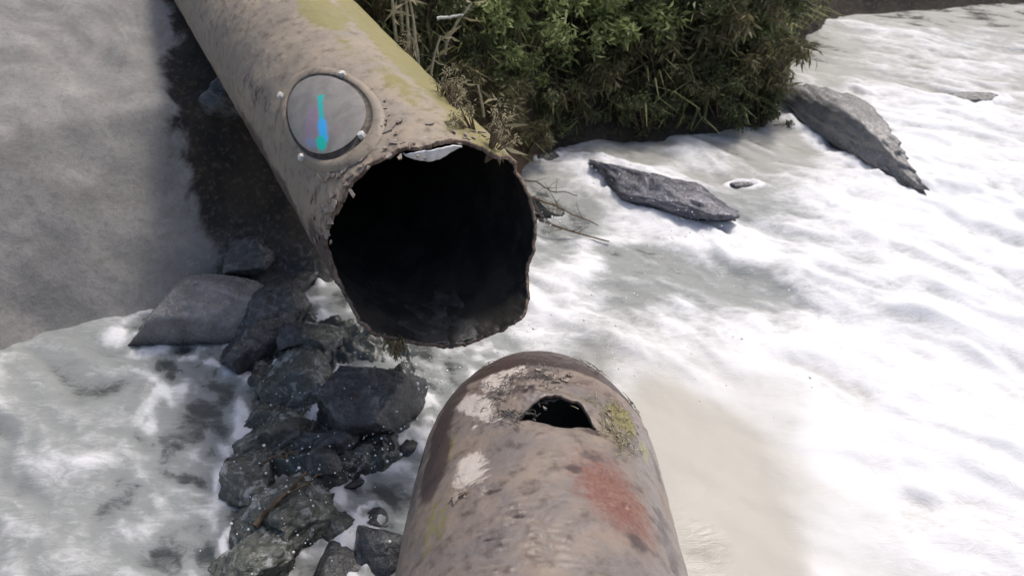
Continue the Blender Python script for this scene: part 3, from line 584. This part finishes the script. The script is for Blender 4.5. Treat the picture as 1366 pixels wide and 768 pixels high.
# ------------------------------------------------------------------ vegetation
def leaves(n, cen_fn, size, droop=.3, seed=0, aspect=.32):
    g = np.random.RandomState(seed); c = cen_fn(g, n); L = size * g.uniform(.5, 1.4, n)
    a = g.uniform(0, 6.283, n); el = g.normal(.1, .6, n) - droop
    d = np.stack([np.cos(a) * np.cos(el), np.sin(a) * np.cos(el), np.sin(el)], -1)
    s = np.cross(d, g.normal(size=(n, 3))); s /= np.linalg.norm(s, axis=1)[:, None] + 1e-9; nn = np.cross(d, s)
    W = L * aspect
    v = np.stack([c, c + d * (L * .45)[:, None] + s * (W / 2)[:, None] + nn * (L * .06)[:, None], c + d * L[:, None] - nn * (L * .1)[:, None], c + d * (L * .45)[:, None] - s * (W / 2)[:, None] + nn * (L * .06)[:, None]], 1)
    tint = np.repeat(np.clip(g.normal(.45, .28, n) + .25 * perlin(c * 5), 0, 1), 4)
    return v.reshape(-1, 3), np.arange(4 * n).reshape(-1, 4), tint
def shrub_proto(seed, rad, h, n, size, leafm, droop=.3, aspect=.32):
    g = np.random.RandomState(seed); k = 16
    cc = g.normal(size=(k, 3)) * np.array([rad * .55, rad * .5, h * .26]) + np.array([0, 0, h * .62]); cr = g.uniform(.16, .34, k) * rad
    def cf(g2, n): 
        i = g2.randint(0, k, n); d = g2.normal(size=(n, 3)); d /= np.linalg.norm(d, axis=1)[:, None]
        return cc[i] + d * (cr[i] * g2.uniform(.3, 1.25, n) ** .7)[:, None]
    V, Fc, T = leaves(n, cf, size, droop, seed + 1, aspect); V[:, 2] = np.maximum(V[:, 2], -.1)
    fm = mesh('foliage', V, Fc, (leafm,), False); attr(fm, 'tint', T)
    bag = Bag()
    for q_ in cc:
        t_ = np.linspace(0, 1, 7)[:, None]; p = np.array([0, 0, -.15]) * (1 - t_) + q_ * t_ + np.array([0, 0, .25 * h]) * np.sin(t_ * 3.1) * .4
        bag.add(*tube(p, np.linspace(.018, .005, 7), 5))
    return fm, bag.mesh('stem', (M_TWIG,))
PA = [shrub_proto(s, .55, .8, 1700, .105, M_LEAF_A) for s in (41, 42, 43)]
PB = [shrub_proto(s, .6, .8, 2000, .095, M_LEAF_B, .5) for s in (51, 52, 53)]
PO = [shrub_proto(s, .45, .7, 1300, .13, M_LEAF_C, .7, .18) for s in (61, 62)]
PD = [shrub_proto(s, .25, .5, 220, .075, M_DRYLEAF, .5, .22) for s in (71, 72)]
def shrub(proto, x, y, sc, label, z=None, rz=0, group='shrubs on the river bank', tip=(0, 0)):
    z = float(land(np.array(x), np.array(y))) - .03 if z is None else z
    r_ = empty('shrub', (x, y, z)); r_.scale = (sc,) * 3; r_.rotation_euler = (tip[0], tip[1], rz)
    tag(r_, label, 'shrub', group); link('foliage', proto[0], r_); link('stem', proto[1], r_); return r_
def on_bank(px, py):                     # where the line of sight through a survey spot meets the bank
    d = ray(px, py); t_ = np.linspace(5, 30, 1200); p = CAM + d * t_[:, None]; k = np.argmax(land(p[:, 0], p[:, 1]) > p[:, 2]); return p[k]
SH = [('A', 700, 60, .9, 'bright green leafy shrub just above the brown bank right of the pipe'), ('A', 690, 95, .5, 'bright green spray of leaves hanging down the brown bank'), ('A', 800, 40, 1.0, 'bright green shrub hanging over the bank above the dark hollow'),
      ('A', 850, 10, .9, 'light green shrub at the top of the bank above the hollow'), ('A', 760, -10, 1.0, 'tall light green shrub behind the two hanging bright ones'),
      ('A', 655, 15, .8, 'yellow green shrub behind the dry stalks by the pipe'), ('A', 1022, 45, .45, 'small light leaved sprig at the right end of the bank'),
      ('B', 560, 20, .8, 'dark green shrub filling the gap behind the pipe'), ('B', 620, 75, .6, 'low dark shrub beside the upper edge of the pipe'),
      ('B', 900, 20, 1., 'dark green shrub right of the bright hanging ones'), ('O', 960, 50, 1.2, 'olive grassy plant on the right half of the bank'),
      ('O', 1015, 90, 1., 'olive grassy plant low near the river bend'), ('B', 1010, 5, 1.1, 'tall dark shrub at the top right of the bank'),
      ('O', 880, 90, 1., 'shaded olive grasses low over the hollow'), ('O', 780, 110, .9, 'olive drooping grasses under the bright green shrub'),
      ('B', 960, 130, .7, 'low dark plant cover just above the foam'), ('B', 860, 150, .55, 'small shaded shrub near the waterline'),
      ('B', 740, 140, .5, 'small dark shrub at the shoulder of the brown bank'), 
       ('O', 600, 110, .7, 'olive drooping plant beside the pipe edge'),
      ('O', 660, 140, .7, 'olive brown weeds over the rusty coloured bank'), ('O', 700, 175, .55, 'low olive weeds at the foot of the bank by the mouth'),
      ('O', 830, 90, .7, 'olive weeds hanging in the dark hollow'), ('O', 920, 100, .7, 'olive trailing weeds right of the hollow'),
        
      ('B', 1015, 140, .55, 'shrub trailing into the foam at the right end of the bank'), ('A', 1000, 30, .6, 'pale leaved shrub leaning out at the right end of the bank'), ('O', 990, 110, .6, 'olive grass at the right end of the bank'),
      ('A', 620, -5, .8, 'pale green shrub behind the bent straw stalks'), ('A', 930, 0, .7, 'yellow green shrub top right of the hollow'), ('O', 500, 10, .6, 'olive plant touching the top edge of the pipe'), ('B', 480, -30, .9, 'dark shrub behind the far part of the pipe'),
      ('B', 700, -40, 1.1, 'dark shrub high behind the bright shrubs'), ('B', 900, -50, 1.2, 'large dark shrub high on the bank'), 
      ('B', 580, -40, 1.1, 'dark shrub high behind the dry stalks')]
for i, (k, x, y, sc, lab) in enumerate(SH):
    pr = {'A': PA, 'B': PB, 'O': PO}[k]; p = on_bank(x, y + 25)
    shrub(pr[i % len(pr)], p[0], p[1], sc, lab, rz=i * 1.7)
# grass and trailing stems: uncountable
g = np.random.RandomState(5); n = 15000
gx = g.uniform(-3.2, 6.2, n); gy = g.uniform(6.3, 13.0, n); gz = land(gx, gy); keep = (gz > .04) & (gx > -2.4 + .0 * gy) & (fbm(xyz(gx * 1.5, gy * 1.5), 2) > -.25)
q_ = np.stack([gx, gy], -1) - UP.M[:2]; a2 = UP.a[:2] / np.linalg.norm(UP.a[:2]); l_ = np.abs(q_[:, 0] * a2[1] - q_[:, 1] * a2[0]); keep &= l_ > .55; rp = at(672, 175, .45); keep &= (np.exp(-((gx - rp[0]) / .35) ** 2 - ((gy - rp[1]) / .8) ** 2) < .35) | (g.uniform(0, 1, n) < .25)
gx, gy, gz = gx[keep], gy[keep], gz[keep]; n = len(gx)
L = g.uniform(.10, .55, n) ; az = g.uniform(0, 6.283, n); bend = g.uniform(.3, 1.1, n) * L
b0 = np.stack([gx, gy, gz - .01], -1); dirn = np.stack([np.cos(az), np.sin(az), 0 * az], -1) + np.array([0, -.7, 0]); sd_ = np.stack([-np.sin(az), np.cos(az), 0 * az], -1) * (g.uniform(.006, .016, n))[:, None]
mid = b0 + dirn * (bend * .3)[:, None] + np.array([0, 0, 1]) * (L * .6)[:, None]; tip = b0 + dirn * bend[:, None] + np.array([0, 0, 1]) * (L * .55)[:, None]
Vg = np.stack([b0 - sd_, b0 + sd_, mid + sd_ * .8, mid - sd_ * .8, tip - sd_ * .15, tip + sd_ * .15], 1).reshape(-1, 3)
k6 = np.arange(n)[:, None] * 6; Fg = np.concatenate([k6 + np.array([0, 1, 2, 3]), k6 + np.array([3, 2, 5, 4])])
gmh = mesh('grass', Vg, Fg, (M_GRASS,), False); attr(gmh, 'tint', np.repeat(np.clip(g.normal(.4, .3, n), 0, 1), 6))
tag(link('grass', gmh), 'dark grass and weeds covering the bank slope', kind='stuff')
# dry stalks by the pipe
def stalk(px, py, h, lean, label, leafn=6):
    p = on_bank(px, py); p = p + np.array([.05, -.30, .12]); n_ = 9; t_ = np.linspace(0, 1, n_); pts_ = np.stack([lean * t_ ** 1.6, -.06 * t_, h * t_], -1) + .012 * fbm(xyz(t_ * 4, px, 0)[:, None, :] + np.array([[0, 0, 0], [9, 1, 4], [3, 7, 2]])[None], 2)
    o = empty('reed_stalk', (p[0], p[1], p[2] - .04)); tag(o, label, 'reed', 'dry stalks beside the pipe')
    link('stem', mesh('stem', *tube(pts_, np.linspace(.018, .008, n_), 6), (M_STRAW,)), o)
    def cf(g2, m_): i = g2.randint(3, n_, m_); return pts_[i]
    V, Fc, T = leaves(leafn, cf, .22, .3, int(px), .15)
    for k in range(leafn):
        lm_ = mesh('leaf_blade', V[4 * k:4 * k + 4], Fc[:1], (M_DRYLEAF,), False); attr(lm_, 'tint', T[4 * k:4 * k + 4]); link('leaf_blade', lm_, o)
for i, (x, y, h, ln, lab) in enumerate([(528,60,.75,.0,'pale upright stalk nearest the upper edge of the pipe'),(545,75,.85,.03,'tall straw coloured stalk with bent leaves beside the pipe'),(556,85,.7,-.03,'straw stalk just right of the tallest one'),
        (572,105,.45,.12,'short leaning stalk with pale leaves by the pipe'),(590,70,.5,.28,'stalk bent over to the right'),(600,140,.3,.1,'broken low stalk above the pipe mouth'),(660,200,.35,.04,'thin stalk at the brown bank beside the mouth'),(640,150,.35,-.05,'thin dry stalk behind the pipe lip'),(535,40,.9,.06,'tallest pale stalk at the top of the picture')]):
    stalk(x, y, h, ln, lab, 5 + i % 4)
# dry leaf tufts stuck along the pipe's mossy upper edge and lip
for i, (x, y, sc, lab) in enumerate([(598,118,.33,'dry leafy tuft on the mossy edge of the upper pipe'),(560,62,.26,'small dry tuft high on the edge of the upper pipe'),(640,165,.34,'dry weeds curling over the pipe near its mouth'),(665,188,.4,'pale weeds at the top right of the torn mouth'),(615,135,.3,'brittle leaf tuft beside the pipe edge')]):
    tt, s_ = UP.hit(x - 8, y + 8); p = UP.P(np.float64(tt), np.float64(s_), np.float64(.59))
    shrub(PD[i % 2], p[0], p[1], sc * 1.2, lab, z=p[2] - .02, rz=i * 2.1, group='dry tufts on the pipe', tip=(.2, .5))

# foam piled round the rocks: crests and froth where the water meets stone
dF = np.zeros(WX.shape)
for (rx, ry, ra_, rb_, ro) in ROCKS:
    c_, s_ = math.cos(ro), math.sin(ro); u = (WX - rx) * c_ + (WY - ry) * s_; v = -(WX - rx) * s_ + (WY - ry) * c_
    dd = np.sqrt((u / ra_) ** 2 + (v / rb_) ** 2) - 1; dF = np.maximum(dF, np.exp(-((dd - .12) / .28) ** 2))
dF *= np.clip(.6 + 1.8 * fbm(xyz(WX * 5, WY * 5, 71), 4), 0, 1.3)
foam2 = np.clip(foam + .75 * dF, 0, 1.1); wm.attributes['foam'].data.foreach_set('value', foam2.ravel())
WZ2 = WZ + dF * (.03 + .05 * fbm(xyz(WX * 9, WY * 9, 77), 3)); co_ = xyz(WX, WY, WZ2); wm.vertices.foreach_set('co', co_.ravel()); wm.update()
# spray drops thrown up where water breaks
bag = Bag(); V3, F3 = ICO[3]; import bmesh
b_ = bmesh.new(); bmesh.ops.create_icosphere(b_, subdivisions=1, radius=1); b_.verts.ensure_lookup_table(); Vd = np.array([v.co[:] for v in b_.verts]); Fd = np.array([[v.index for v in f.verts] for f in b_.faces]); b_.free()
for (x, y, nn_, sp_) in ((455,545,40,.22),(500,590,40,.2),(560,520,30,.12),(420,640,30,.2),(380,690,30,.2),(690,470,16,.15),(800,480,20,.15),(730,300,25,.2),(800,250,25,.25),(900,300,30,.3),(860,360,25,.4),(960,420,25,.5)):
    c_ = at(x, y, .08)
    for _ in range(int(nn_ * 2.6)):
        r_ = abs(rnd.gauss(0, .0036)) + .0016; p = c_ + np.array([rnd.gauss(0, sp_), rnd.gauss(0, sp_), abs(rnd.gauss(0, .10))]); bag.add(Vd * r_ + p, Fd)
tag(link('spray_drops', bag.mesh('spray_drops', (m_simple('white_spray', (.8, .82, .84), (.88, .88, .9), 5, .2, .1),))), 'white drops of spray over the rapids', kind='stuff')
